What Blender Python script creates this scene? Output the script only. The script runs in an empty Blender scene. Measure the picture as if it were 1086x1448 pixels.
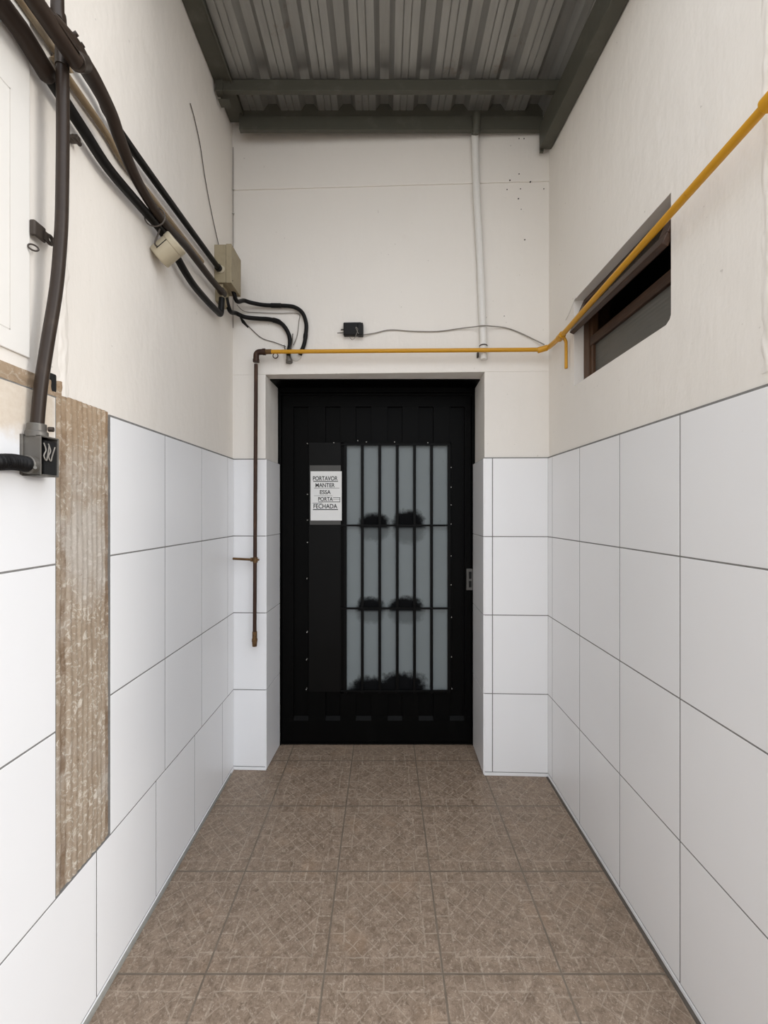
import bpy, bmesh, math, random
from mathutils import Vector, Matrix, noise
random.seed(7)
S = bpy.context.scene
COL = S.collection

# ------------------------------------------------------------------ camera
F, CX, CY, H = 588.0, 543.0, 724.0, 1.40        # focal length in pixels of a 1086x1448 frame, eye height
cd = bpy.data.cameras.new('camera'); cam = bpy.data.objects.new('camera', cd); COL.objects.link(cam)
cd.sensor_fit = 'HORIZONTAL'; cd.sensor_width = 36.0; cd.lens = 36.0*F/1086.0
cd.clip_start = 0.02
cam.location = (0, 0, H); cam.rotation_euler = (math.radians(90), 0, 0)
S.camera = cam

# ------------------------------------------------------------------ light
SKY_STRENGTH = 1.0
SUN_STRENGTH = 0.46
w = bpy.data.worlds.new('overcast_sky'); S.world = w; w.use_nodes = True
nt = w.node_tree; nt.nodes.clear()
wo = nt.nodes.new('ShaderNodeOutputWorld'); bg = nt.nodes.new('ShaderNodeBackground')
tc = nt.nodes.new('ShaderNodeTexCoord'); sx = nt.nodes.new('ShaderNodeSeparateXYZ'); cr = nt.nodes.new('ShaderNodeValToRGB')
nt.links.new(tc.outputs['Generated'], sx.inputs[0]); nt.links.new(sx.outputs['Z'], cr.inputs['Fac'])
cr.color_ramp.elements[0].position = 0.0; cr.color_ramp.elements[0].color = (0.62, 0.64, 0.67, 1)
cr.color_ramp.elements[1].position = 0.75; cr.color_ramp.elements[1].color = (1.40, 1.46, 1.57, 1)
nt.links.new(cr.outputs[0], bg.inputs['Color']); bg.inputs['Strength'].default_value = SKY_STRENGTH
nt.links.new(bg.outputs[0], wo.inputs[0])
sd = bpy.data.lights.new('hazy_sun', 'SUN'); sun = bpy.data.objects.new('hazy_sun', sd); COL.objects.link(sun)
sd.energy = SUN_STRENGTH; sd.angle = math.radians(14); sd.color = (1.0, 0.95, 0.88)
sun_from = Vector((1.0, -0.26, 0.22))            # where the light comes from
sun.rotation_euler = sun_from.to_track_quat('Z', 'Y').to_euler(); sun.location = (4, -3, 5)
vs = S.view_settings
S.display_settings.display_device = 'sRGB'
vs.view_transform = 'Standard'; vs.look = 'None'; vs.gamma = 1.0; vs.use_curve_mapping = False
vs.exposure = 1.07

# ------------------------------------------------------------------ place: dimensions in metres
XL, XR = -0.825, 0.875                           # the two side walls
DL, DR = 2.267, 2.205                            # depth of the end wall at its left and right corner
B0 = Vector((XL, DL, 0)); BU = Vector((XR-XL, DR-DL, 0)).normalized(); BN = Vector((BU.y, -BU.x, 0))   # BN points to the room
DOORY = 2.50
GAP0, GAP1 = 1.0365, 1.2407                     # strip of missing tiles on the left wall
Z0, TH = 0.0185, 0.417                           # foot of the tiles, tile height
ZT = Z0 + 4*TH                                   # top of the tiles
OPY0, OPY1, OPZ0, OPZ1 = 1.268, 1.916, 1.98, 2.374   # window opening

def ray(x, y): return Vector(((x-CX)/F, 1.0, (CY-y)/F))
C0 = Vector((0, 0, H))
def onX(x, y, X): return C0 + ray(x, y)*(X*F/(x-CX))
def onL(x, y, off=0.0): return onX(x, y, XL+off)
def onR(x, y, off=0.0): return onX(x, y, XR-off)
def onY(x, y, Y): return C0 + ray(x, y)*Y
def onB(x, y, off=0.0):
    p = B0 + BN*off; r = ray(x, y)
    return C0 + r*((p-C0).dot(BN)/r.dot(BN))
def bU(p): return (p-B0).dot(BU)

# ------------------------------------------------------------------ materials
class G:
    """small node-graph writer"""
    def __init__(s, name):
        s.m = bpy.data.materials.new(name); s.m.use_nodes = True
        s.t = s.m.node_tree; s.n = s.t.nodes; s.n.clear()
        s.out = s.n.new('ShaderNodeOutputMaterial'); s.b = s.n.new('ShaderNodeBsdfPrincipled')
        s.t.links.new(s.b.outputs[0], s.out.inputs[0])
        s.co = s.n.new('ShaderNodeTexCoord').outputs['Object']
    def inp(s, sock, v):
        if hasattr(v, 'is_output'): s.t.links.new(v, sock)
        elif isinstance(v, (tuple, list)) and len(v) == 3 and sock.type == 'RGBA': sock.default_value = (*v, 1)
        else: sock.default_value = v
    def set(s, **k):
        for a, v in k.items(): s.inp(s.b.inputs[a.replace('_', ' ')], v)
        return s
    def math(s, op, a, b=0.0, c=0.0, clamp=False):
        n = s.n.new('ShaderNodeMath'); n.operation = op; n.use_clamp = clamp
        s.inp(n.inputs[0], a); s.inp(n.inputs[1], b); s.inp(n.inputs[2], c); return n.outputs[0]
    def xyz(s):
        n = s.n.new('ShaderNodeSeparateXYZ'); s.t.links.new(s.co, n.inputs[0]); return n.outputs
    def scale(s, v):
        n = s.n.new('ShaderNodeMapping'); s.t.links.new(s.co, n.inputs['Vector']); n.inputs['Scale'].default_value = v; return n.outputs[0]
    def noise(s, sc, det=4, rough=.55, vec=None, dist=0.0):
        n = s.n.new('ShaderNodeTexNoise'); s.t.links.new(vec if vec else s.co, n.inputs['Vector'])
        n.inputs['Scale'].default_value = sc; n.inputs['Detail'].default_value = det
        n.inputs['Roughness'].default_value = rough; n.inputs['Distortion'].default_value = dist; return n.outputs['Fac']
    def voro(s, sc, feat='DISTANCE_TO_EDGE', vec=None):
        n = s.n.new('ShaderNodeTexVoronoi'); n.feature = feat; s.t.links.new(vec if vec else s.co, n.inputs['Vector'])
        n.inputs['Scale'].default_value = sc; return n.outputs['Distance']
    def ramp(s, f, stops):
        n = s.n.new('ShaderNodeValToRGB'); s.inp(n.inputs[0], f)
        e = n.color_ramp.elements
        while len(e) < len(stops): e.new(.5)
        for q, (p, c) in zip(e, stops):
            q.position = p; q.color = (c, c, c, 1) if isinstance(c, (int, float)) else (*c, 1)
        return n.outputs[0]
    def step(s, f, lo, hi):
        n = s.n.new('ShaderNodeMapRange'); n.interpolation_type = 'SMOOTHSTEP'; s.inp(n.inputs[0], f)
        n.inputs[1].default_value = lo; n.inputs[2].default_value = hi; return n.outputs[0]
    def mix(s, f, a, b):
        n = s.n.new('ShaderNodeMix'); n.data_type = 'RGBA'; s.inp(n.inputs[0], f); s.inp(n.inputs[6], a); s.inp(n.inputs[7], b); return n.outputs[2]
    def bump(s, h, strength=.3, dist=.01):
        n = s.n.new('ShaderNodeBump'); s.inp(n.inputs['Height'], h); n.inputs['Strength'].default_value = strength
        n.inputs['Distance'].default_value = dist; s.t.links.new(n.outputs[0], s.b.inputs['Normal']); return s

def plaster(name, col, stain=.12):
    g = G(name); big = g.noise(1.7, 4); mid = g.noise(7, 5); fine = g.noise(60, 4)
    dirt = g.step(g.noise(3.2, 8, .7), .60, .78)
    c = g.mix(big, tuple(v*.96 for v in col), tuple(min(1, v*1.03) for v in col))
    c = g.mix(g.math('MULTIPLY', dirt, stain), c, (.42, .35, .26))
    spot = g.step(g.noise(45, 2, .5), .75, .79)
    c = g.mix(g.math('MULTIPLY', spot, .35), c, (.30, .27, .23))
    g.set(Base_Color=c, Roughness=.62, Specular_IOR_Level=.25)
    strk = g.noise(9, 4, .6, g.scale((1, 1, .35)))
    h = g.math('ADD', g.math('MULTIPLY', strk, 1.0), g.math('ADD', g.math('MULTIPLY', mid, .7), g.math('MULTIPLY', fine, .12)))
    g.bump(h, .35, .012); return g.m

def simple(name, col, rough=.5, metal=0.0, var=.15, nsc=25, bump=.0, spec=.5):
    g = G(name); n = g.noise(nsc, 5, .6)
    c = g.mix(n, tuple(v*(1-var) for v in col), tuple(min(1, v*(1+var)) for v in col))
    g.set(Base_Color=c, Roughness=rough, Metallic=metal, Specular_IOR_Level=spec)
    if bump: g.bump(g.noise(nsc*2.5, 4), bump, .002)
    return g.m

def worn(name, base, other, lo, hi, rough=.5, metal=0.0, sc=18, stretch=(1, 1, 1), bump=.15, spec=.4):
    g = G(name); v = g.scale(stretch); n = g.noise(sc, 7, .65, v)
    c = g.mix(g.step(n, lo, hi), base, other)
    c = g.mix(g.math('MULTIPLY', g.noise(sc*4, 3), .25), c, tuple(q*.6 for q in base))
    g.set(Base_Color=c, Roughness=rough, Metallic=metal, Specular_IOR_Level=spec)
    g.bump(n, bump, .003); return g.m

M = {}
M['plaster_l'] = plaster('cream_wall_paint', (.81, .765, .70), .12)
M['plaster_r'] = plaster('off_white_wall_paint', (.80, .765, .71), .08)
M['plaster_b'] = plaster('end_wall_paint', (.80, .765, .71), .10)
M['grout'] = simple('grey_grout', (.20, .195, .185), .9, var=.3, nsc=60)
M['fillet'] = simple('cement_fillet', (.24, .235, .21), .9, var=.35, nsc=40, bump=.4)
M['joint'] = simple('dark_floor_joint', (.10, .085, .07), .95, var=.3, nsc=40, bump=.4)

def tile_mat(name, stain):
    g = G(name)
    big = g.noise(2.2, 3); c = g.mix(big, (.80, .80, .805), (.85, .85, .85))
    sc = g.math('MULTIPLY', g.step(g.noise(120, 3, .6, g.scale((1, 1, 1.8))), .70, .74), g.step(g.noise(3, 3), .52, .62))
    c = g.mix(g.math('MULTIPLY', sc, .35), c, (.38, .36, .33))
    if stain:
        p = g.xyz()
        zz = g.math('ADD', p[2], g.math('MULTIPLY', g.math('SUBTRACT', g.noise(11, 5, .7), .5), .10))
        a = g.math('MULTIPLY', g.step(zz, 1.545, 1.60), g.math('SUBTRACT', 1.0, g.step(p[1], 1.02, 1.05)))
        c = g.mix(g.math('MULTIPLY', a, .85), c, g.mix(g.noise(50, 5, .7), (.55, .43, .30), (.80, .72, .60)))
    g.set(Base_Color=c, Roughness=.25, Specular_IOR_Level=.45)
    g.bump(g.noise(3.0, 2), .04, .01); return g.m
M['tile_l'] = tile_mat('white_glazed_tile_left', True)
M['tile'] = tile_mat('white_glazed_tile', False)

def floor_mat():
    g = G('brown_floor_tile'); T = .3600; x0, y0 = -.181, 1.2606
    p = g.xyz()
    def cell(v, o): return g.math('SUBTRACT', g.math('FRACT', g.math('DIVIDE', g.math('SUBTRACT', v, o), T)), .5)
    u, v = cell(p[0], x0), cell(p[1], y0)
    au, av = g.math('ABSOLUTE', u), g.math('ABSOLUTE', v)
    e = g.math('MAXIMUM', au, av)
    gr = g.step(e, .4895, .4935)
    wob = g.math('MULTIPLY', g.math('SUBTRACT', g.noise(18, 3), .5), .05)
    def line(val, wdt=.009): return g.math('SUBTRACT', 1.0, g.step(g.math('ABSOLUTE', val), wdt*.4, wdt))
    frame = line(g.math('SUBTRACT', g.math('ADD', e, wob), .37))
    inner = g.math('SUBTRACT', 1.0, g.step(e, .36, .375))
    def per(val, q, k=.5): return g.math('MULTIPLY', g.math('SUBTRACT', g.math('FRACT', g.math('ADD', g.math('DIVIDE', val, q), k)), .5), q)
    d1 = line(per(g.math('ADD', g.math('ADD', u, v), wob), .185)); d2 = line(per(g.math('ADD', g.math('SUBTRACT', u, v), wob), .185))
    diag = g.math('MULTIPLY', g.math('MAXIMUM', d1, d2), inner)
    brd = g.math('MULTIPLY', g.math('MAXIMUM', g.math('MULTIPLY', line(per(u, .165)), g.step(av, .365, .375)),
                                    g.math('MULTIPLY', line(per(v, .165)), g.step(au, .365, .375))), 1.0)
    gate = g.step(g.noise(14, 5, .7), .34, .58)
    ln = g.math('MULTIPLY', g.math('MAXIMUM', g.math('MAXIMUM', diag, brd), frame), gate)
    n1 = g.ramp(g.noise(24, 7, .8, None, 1.0), [(.36, 0.0), (.64, 1.0)]); n2 = g.noise(5, 4); n3 = g.noise(70, 5, .75, None, 1.6)
    c = g.mix(n1, (.160, .114, .080), (.310, .234, .172))
    c = g.mix(g.math('MULTIPLY', g.step(n3, .54, .64), .60), c, (.47, .39, .31))
    c = g.mix(g.math('MULTIPLY', g.step(n3, .45, .36), .65), c, (.105, .074, .050))
    c = g.mix(g.math('MULTIPLY', g.step(n2, .56, .70), .30), c, (.33, .22, .14))
    c = g.mix(g.math('MULTIPLY', ln, .36), c, (.48, .405, .32))
    gc = g.mix(g.noise(14, 3), (.105, .080, .058), (.21, .17, .13))
    c = g.mix(gr, c, gc)
    g.set(Base_Color=c, Roughness=g.ramp(n1, [(.3, .38), (.7, .55)]), Specular_IOR_Level=.35)
    h = g.math('ADD', g.math('MULTIPLY', g.math('SUBTRACT', 1.0, gr), .6), g.math('SUBTRACT', g.math('MULTIPLY', n3, .16), g.math('MULTIPLY', ln, .14)))
    g.bump(h, .45, .004); return g.m
M['floor'] = floor_mat()

def zinc():
    g = G('galvanised_sheet'); v = g.scale((6, .7, 6))
    n = g.noise(5, 6, .6, v); sp = g.voro(38, 'F1')
    c = g.mix(n, (.22, .215, .20), (.40, .395, .37))
    c = g.mix(g.math('MULTIPLY', sp, .25), c, (.30, .30, .29))
    rust = g.math('MULTIPLY', g.step(g.noise(7, 6, .7), .60, .72), .5)
    c = g.mix(rust, c, (.17, .115, .08))
    g.set(Base_Color=c, Roughness=.42, Metallic=.55, Specular_IOR_Level=.4); g.bump(n, .08, .004); return g.m
M['zinc'] = zinc()
M['beam'] = worn('olive_grey_beam_paint', (.082, .080, .062), (.125, .12, .098), .5, .75, .5, .1, 10, (1, 1, 1), .05)
M['black'] = worn('black_door_paint', (.0018, .0018, .0017), (.004, .004, .0038), .55, .8, .42, .0, 9, (1, 1, .3), .06, .06)
M['blackplate'] = simple('black_plate_paint', (.0022, .0022, .0020), .40, var=.3, nsc=8, spec=.12)
M['bar'] = simple('black_bar_paint', (.002, .002, .002), .45, var=.3, nsc=30, spec=.10)
M['conduit'] = worn('dark_brown_conduit', (.030, .0195, .0135), (.058, .040, .028), .5, .8, .42, 0, 14, (1, .4, 1), .06, .28)
M['blackpipe'] = simple('black_plastic_conduit', (.006, .0052, .0045), .45, var=.4, nsc=20, spec=.22)
M['tan'] = worn('tan_conduit', (.25, .18, .105), (.38, .31, .22), .5, .7, .5, 0, 16, (1, .3, 1), .06)
M['hose'] = simple('black_hose_rubber', (.005, .0045, .0045), .48, var=.4, nsc=30, bump=.1, spec=.2)
M['yellow'] = worn('yellow_pipe_paint', (.60, .295, .012), (.34, .13, .018), .66, .74, .38, 0, 14, (1, 1, 1), .08)
M['rust'] = worn('rusty_brown_pipe', (.040, .016, .008), (.095, .045, .018), .50, .70, .5, .2, 16, (1, 1, .35), .10)
M['brass'] = worn('aged_brass_fitting', (.145, .078, .027), (.065, .033, .015), .48, .66, .42, .3, 40, (1, 1, 1), .08)
M['white_pvc'] = worn('painted_pvc', (.78, .765, .725), (.60, .57, .51), .66, .76, .45, 0, 20, (1, 1, .3), .05)
M['beige'] = worn('beige_box_paint', (.33, .275, .175), (.28, .23, .145), .5, .7, .5, 0, 12, (1, 1, 1), .03)
M['beige_light'] = simple('aged_cream_plastic', (.48, .42, .30), .45, var=.12, nsc=20)
M['cast_grey'] = worn('cast_grey_aluminium', (.135, .125, .11), (.20, .19, .17), .5, .7, .42, .35, 25, (1, 1, 1), .08)
M['panel'] = simple('white_enamel_panel', (.82, .795, .745), .38, var=.03, nsc=8)
M['dark_metal'] = simple('dark_bronze_metal', (.055, .042, .033), .42, .4, var=.3, nsc=30)
M['wire_grey'] = simple('grey_wire', (.26, .24, .21), .5, var=.15, nsc=30)
M['wire_dark'] = simple('dark_wire', (.075, .06, .048), .5, var=.2, nsc=30)
M['wire_white'] = simple('white_wire', (.62, .60, .55), .5, var=.1, nsc=30)
M['chrome'] = simple('lock_steel', (.10, .098, .092), .40, .6, var=.15, nsc=40)
M['void'] = simple('dark_void', (.004, .004, .004), .9)
M['paper'] = simple('white_paper', (.76, .76, .74), .75, var=.03, nsc=15)
M['ink'] = simple('black_ink', (.018, .018, .018), .7)
M['tape'] = simple('dark_backing_tape', (.045, .043, .038), .42, var=.2, nsc=15)
M['wood'] = worn('dark_stained_wood', (.040, .018, .009), (.075, .036, .018), .45, .7, .45, 0, 10, (8, 1, 8), .12)
M['wood_v'] = worn('brown_stained_wood', (.085, .040, .018), (.055, .026, .012), .45, .7, .45, 0, 10, (8, 8, 1), .12)
M['screw'] = simple('bright_screw', (.40, .39, .36), .4, .3)
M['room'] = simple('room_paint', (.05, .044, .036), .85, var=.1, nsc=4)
M['room2'] = simple('grime_white', (.68, .67, .63), .7, var=.2, nsc=40)

def mortar():
    g = G('bare_tile_mortar')
    ver = g.noise(16, 6, .65, g.scale((1, 3.0, .25)), .6); n2 = g.noise(42, 6, .75, None, 1.5); n3 = g.noise(4, 4)
    c = g.mix(ver, (.22, .155, .10), (.46, .385, .30))
    c = g.mix(g.math('MULTIPLY', g.step(n2, .51, .62), .80), c, (.62, .57, .49))
    c = g.mix(g.math('MULTIPLY', g.step(n3, .45, .62), .65), c, (.50, .465, .42))
    c = g.mix(g.math('MULTIPLY', g.step(n2, .42, .30), .7), c, (.14, .085, .045))
    p = g.xyz(); yy = g.math('ADD', p[1], g.math('MULTIPLY', g.math('SUBTRACT', g.noise(6, 4, .7), .5), .03))
    band = g.math('MULTIPLY', g.step(yy, GAP0+.012, GAP0+.020), g.math('SUBTRACT', 1.0, g.step(yy, GAP0+.036, GAP0+.044)))
    edge = g.step(yy, GAP1-.022, GAP1-.012)
    dk = g.math('MULTIPLY', g.math('MAXIMUM', band, edge), g.step(g.noise(9, 5, .7), .38, .58))
    c = g.mix(g.math('MULTIPLY', dk, .75), c, (.17, .105, .06))
    top = g.step(g.math('ADD', p[2], g.math('MULTIPLY', g.noise(8, 5, .7), .3)), 1.60, 1.85)
    c = g.mix(g.math('MULTIPLY', top, .45), c, (.40, .27, .155))
    g.set(Base_Color=c, Roughness=.85, Specular_IOR_Level=.2); g.bump(g.math('ADD', ver, n2), .5, .006); return g.m
M['mortar'] = mortar()

def frosted():
    g = G('frosted_glass'); p = g.xyz()
    n = g.noise(30, 5, .7); c = g.mix(g.noise(3, 3), (.175, .20, .205), (.205, .235, .24))
    tot = None
    # patches of near-black colour on the glass, sitting on the cross bars: (x, z, half width, height)
    for (px0, px1, py0, py1) in [(508, 550, 726, 745), (556, 600, 722, 745), (504, 543, 845, 862.5), (550, 598, 844, 862.5), (494, 552, 957, 980), (534, 604, 951, 980)]:
        a = onY((px0+px1)/2, py1, DOORY+.01)
        hw = (px1-px0)/2*2.51/F; hh = (py1-py0)*2.51/F
        dx = g.math('DIVIDE', g.math('SUBTRACT', p[0], a.x), hw); dz = g.math('DIVIDE', g.math('SUBTRACT', p[2], a.z), hh)
        d = g.math('SQRT', g.math('ADD', g.math('POWER', g.math('ABSOLUTE', dx), 2.6), g.math('POWER', g.math('ABSOLUTE', dz), 2.6)))
        d = g.math('ADD', d, g.math('MULTIPLY', g.math('SUBTRACT', n, .5), .9))
        s_ = g.math('MULTIPLY', g.math('SUBTRACT', 1.0, g.step(d, .70, 1.20)), g.math('ADD', .25, g.math('MULTIPLY', .75, g.step(p[2], a.z-.014, a.z+.004))))
        tot = s_ if tot is None else g.math('MAXIMUM', tot, s_)
    c = g.mix(g.math('MULTIPLY', g.math('POWER', tot, .6), .99), c, (.004, .004, .0045))
    sp = g.step(g.noise(55, 3, .6, g.scale((1, 1, .4))), .70, .76)
    c = g.mix(g.math('MULTIPLY', sp, .35), c, (.05, .055, .06))
    g.set(Base_Color=c, Roughness=g.math('ADD', .45, g.math('MULTIPLY', tot, .4)), Specular_IOR_Level=g.math('SUBTRACT', .35, g.math('MULTIPLY', tot, .34)), Transmission_Weight=.08); return g.m
M['frosted'] = frosted()
def ribbed():
    g = G('ribbed_window_glass'); p = g.xyz()
    wv = g.math('SINE', g.math('MULTIPLY', p[2], 420.0)); n = g.noise(12, 4, .6, g.scale((1, 1, 3)))
    c = g.mix(n, (.075, .072, .060), (.125, .120, .105))
    g.set(Base_Color=c, Roughness=.38, Specular_IOR_Level=.45, Transmission_Weight=.15); g.bump(wv, .12, .002); return g.m
M['ribbed'] = ribbed()
def sash_glass():
    g = G('dark_window_glass'); g.set(Base_Color=(.10, .085, .07), Roughness=.10, Transmission_Weight=.7, IOR=1.45); return g.m
M['glass'] = sash_glass()

# ------------------------------------------------------------------ mesh builder
def put(o, label=None, cat=None, group=None, kind=None):
    if label: o['label'] = label
    if cat: o['category'] = cat
    if group: o['group'] = group
    if kind: o['kind'] = kind
    return o
def thing(name, loc, label, cat, group=None, kind=None):
    o = bpy.data.objects.new(name, None); COL.objects.link(o); o.location = loc
    o.empty_display_size = .02
    return put(o, label, cat, group, kind)

class MB:
    def __init__(s): s.bm = bmesh.new()
    def vface(s, vs):
        try: return s.bm.faces.new(vs)
        except ValueError: return None
    def hexa(s, P):
        v = [s.bm.verts.new(p) for p in P]      # 0-3 bottom ring, 4-7 top ring
        for f in ((3, 2, 1, 0), (4, 5, 6, 7), (0, 1, 5, 4), (1, 2, 6, 5), (2, 3, 7, 6), (3, 0, 4, 7)): s.vface([v[i] for i in f])
        return s
    def box(s, a, b):
        x0, y0, z0 = a; x1, y1, z1 = b
        return s.hexa([(x0, y0, z0), (x1, y0, z0), (x1, y1, z0), (x0, y1, z0), (x0, y0, z1), (x1, y0, z1), (x1, y1, z1), (x0, y1, z1)])
    def ubox(s, u0, u1, n0, n1, z0, z1):        # box in the end wall's own frame: along it, out of it, up
        q = lambda u, n, z: B0 + BU*u + BN*n + Vector((0, 0, z))
        return s.hexa([q(u0, n1, z0), q(u1, n1, z0), q(u1, n0, z0), q(u0, n0, z0), q(u0, n1, z1), q(u1, n1, z1), q(u1, n0, z1), q(u0, n0, z1)])
    def obox(s, c, ax, ay, az, hx, hy, hz):
        c = Vector(c); P = []
        for z in (-1, 1):
            for (x, y) in ((-1, -1), (1, -1), (1, 1), (-1, 1)): P.append(c + ax*hx*x + ay*hy*y + az*hz*z)
        return s.hexa(P)
    def tube(s, pts, r, n=14, caps=True):
        pts = [Vector(p) for p in pts]; rs = r if isinstance(r, (list, tuple)) else [r]*len(pts)
        T = []
        for i in range(len(pts)):
            a = pts[max(0, i-1)]; b = pts[min(len(pts)-1, i+1)]; d = (b-a)
            T.append(d.normalized() if d.length > 1e-9 else Vector((0, 0, 1)))
        ref = Vector((0, 0, 1)) if abs(T[0].z) < .9 else Vector((1, 0, 0))
        N = (ref - T[0]*ref.dot(T[0])).normalized(); rings = []
        for i, p in enumerate(pts):
            N = (N - T[i]*N.dot(T[i])).normalized(); Bq = T[i].cross(N)
            rings.append([s.bm.verts.new(p + (N*math.cos(2*math.pi*k/n) + Bq*math.sin(2*math.pi*k/n))*rs[i]) for k in range(n)])
        for a, b in zip(rings, rings[1:]):
            for k in range(n): s.vface([a[k], a[(k+1) % n], b[(k+1) % n], b[k]])
        if caps: s.vface(rings[0][::-1]); s.vface(rings[-1])
        return s
    def cyl(s, a, b, r, n=20): return s.tube([a, b], r, n)
    def ring(s, c, axis, R, r, n=28, m=8):
        axis = Vector(axis).normalized(); ref = Vector((0, 0, 1)) if abs(axis.z) < .9 else Vector((1, 0, 0))
        A = axis.cross(ref).normalized(); Bq = axis.cross(A); c = Vector(c); rr = []
        for i in range(n):
            t = 2*math.pi*i/n; d = A*math.cos(t)+Bq*math.sin(t)
            rr.append([s.bm.verts.new(c + d*(R+r*math.cos(2*math.pi*k/m)) + axis*r*math.sin(2*math.pi*k/m)) for k in range(m)])
        for i in range(n):
            for k in range(m): s.vface([rr[i][k], rr[(i+1) % n][k], rr[(i+1) % n][(k+1) % m], rr[i][(k+1) % m]])
        return s
    def build(s, name, mat, parent=None, bevel=0.0, smooth=False, seg=2):
        bmesh.ops.recalc_face_normals(s.bm, faces=s.bm.faces[:])
        me = bpy.data.meshes.new(name); s.bm.to_mesh(me); s.bm.free()
        o = bpy.data.objects.new(name, me); COL.objects.link(o); me.materials.append(mat)
        if smooth:
            me.polygons.foreach_set('use_smooth', [True]*len(me.polygons))
            me.set_sharp_from_angle(angle=math.radians(40))
        if bevel:
            b = o.modifiers.new('edge', 'BEVEL'); b.width = bevel; b.segments = seg; b.limit_method = 'ANGLE'; b.angle_limit = math.radians(35)
        if parent:
            o.parent = parent; o.matrix_parent_inverse = Matrix.Translation(-parent.location) if parent.type == 'EMPTY' else Matrix.Identity(4)
        return o

def spline(P, k=8):
    P = [Vector(p) for p in P]; out = []
    for i in range(len(P)-1):
        p0 = P[max(0, i-1)]; p1 = P[i]; p2 = P[i+1]; p3 = P[min(len(P)-1, i+2)]
        for j in range(k):
            t = j/k
            out.append(.5*((2*p1) + (p2-p0)*t + (2*p0-5*p1+4*p2-p3)*t*t + (3*p1-p0-3*p2+p3)*t**3))
    out.append(P[-1]); return out
def fillet(P, r, k=6):                          # polyline with rounded corners
    P = [Vector(p) for p in P]; out = [P[0]]
    for a, b, c in zip(P, P[1:], P[2:]):
        d1 = (a-b); d2 = (c-b); q = min(r, d1.length*.45, d2.length*.45)
        s, e = b+d1.normalized()*q, b+d2.normalized()*q
        for j in range(k+1):
            t = j/k; out.append(s*(1-t)**2 + b*2*t*(1-t) + e*t*t)
    out.append(P[-1]); return out

# ------------------------------------------------------------------ the setting
m = MB(); m.box((-1.6, -5.0, -.12), (6.0, 2.62, 0)); put(m.build('floor', M['floor']), 'brown mosaic-patterned ceramic tile floor of the passage', 'floor', kind='structure')

# side walls (plaster), rear behind the tiles
m = MB(); m.box((XL-.20, -2.6, 0), (XL, 2.75, 3.75))
wl = put(m.build('wall_left', M['plaster_l']), 'cream painted left wall with white tiles on its lower half', 'wall', kind='structure')
m = MB(); RW = XR+.16; RY0 = .925
m.box((XR, RY0, 0), (RW, 2.75, OPZ0)); m.box((XR, RY0, OPZ1), (RW, 2.75, 3.75))
m.box((XR, RY0, OPZ0), (RW, OPY0, OPZ1)); m.box((XR, OPY1, OPZ0), (RW, 2.75, OPZ1))
# the rounded lower near corner of the opening
m.hexa([(XR, OPY0, OPZ0), (RW, OPY0, OPZ0), (RW, OPY0+.022, OPZ0), (XR, OPY0+.022, OPZ0), (XR, OPY0, OPZ0+.022), (RW, OPY0, OPZ0+.022), (RW, OPY0+.006, OPZ0+.010), (XR, OPY0+.006, OPZ0+.010)])
wr = put(m.build('wall_right', M['plaster_r']), 'off-white right wall with a small window and white tiles below', 'wall', kind='structure')

m = MB(); m.box((RW, RY0, 0), (6.0, RY0+.08, 3.75)); put(m.build('wall_front', M['plaster_r']), 'off-white outer wall turning away at the near end of the right wall', 'wall', kind='structure')

# end wall with the door recess, slightly out of square
ZL = 2.147
uA, uB = bU(onB(375.5, 700)), bU(onB(685, 700)); UW = (Vector((XR, DR, 0))-B0).length
m = MB()
m.ubox(-.02, uA, -.42, 0, 0, ZL); m.ubox(uB, UW+.02, -.42, 0, 0, ZL)
m.ubox(-.02, UW+.02, -.42, 0, ZL, 3.152); m.ubox(-.02, UW+.02, -.42, .005, 3.152, 3.75)
wb = put(m.build('wall_back', M['plaster_b'], bevel=.002), 'white end wall above and around the recessed black door', 'wall', kind='structure')

# tiles: one bevelled slab per tile, on a grout bed
def tiles(name, wall, frame, cells, mat, thick=.008, gap=.0019):
    m = MB()
    for (a0, a1, z0, z1) in cells: m.hexa(frame(a0+gap, a1-gap, z0+gap, z1-gap, thick))
    return m.build(name, mat, wall, bevel=.0012, seg=1)
def bed(wall, frame, cells):
    m = MB()
    for (a0, a1, z0, z1) in cells: m.hexa(frame(a0, a1, z0, z1, .0072))
    return m.build('grout', M['grout'], wall)
def fL(a0, a1, z0, z1, t): return [(XL-.004, a0, z0), (XL+t, a0, z0), (XL+t, a1, z0), (XL-.004, a1, z0), (XL-.004, a0, z1), (XL+t, a0, z1), (XL+t, a1, z1), (XL-.004, a1, z1)]
def fR(a0, a1, z0, z1, t): return [(XR-t, a0, z0), (XR+.004, a0, z0), (XR+.004, a1, z0), (XR-t, a1, z0), (XR-t, a0, z1), (XR+.004, a0, z1), (XR+.004, a1, z1), (XR-t, a1, z1)]
def rowcells(ys, k): return [(a, b, Z0+k*TH, Z0+(k+1)*TH) for a, b in zip(ys, ys[1:])]

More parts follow.
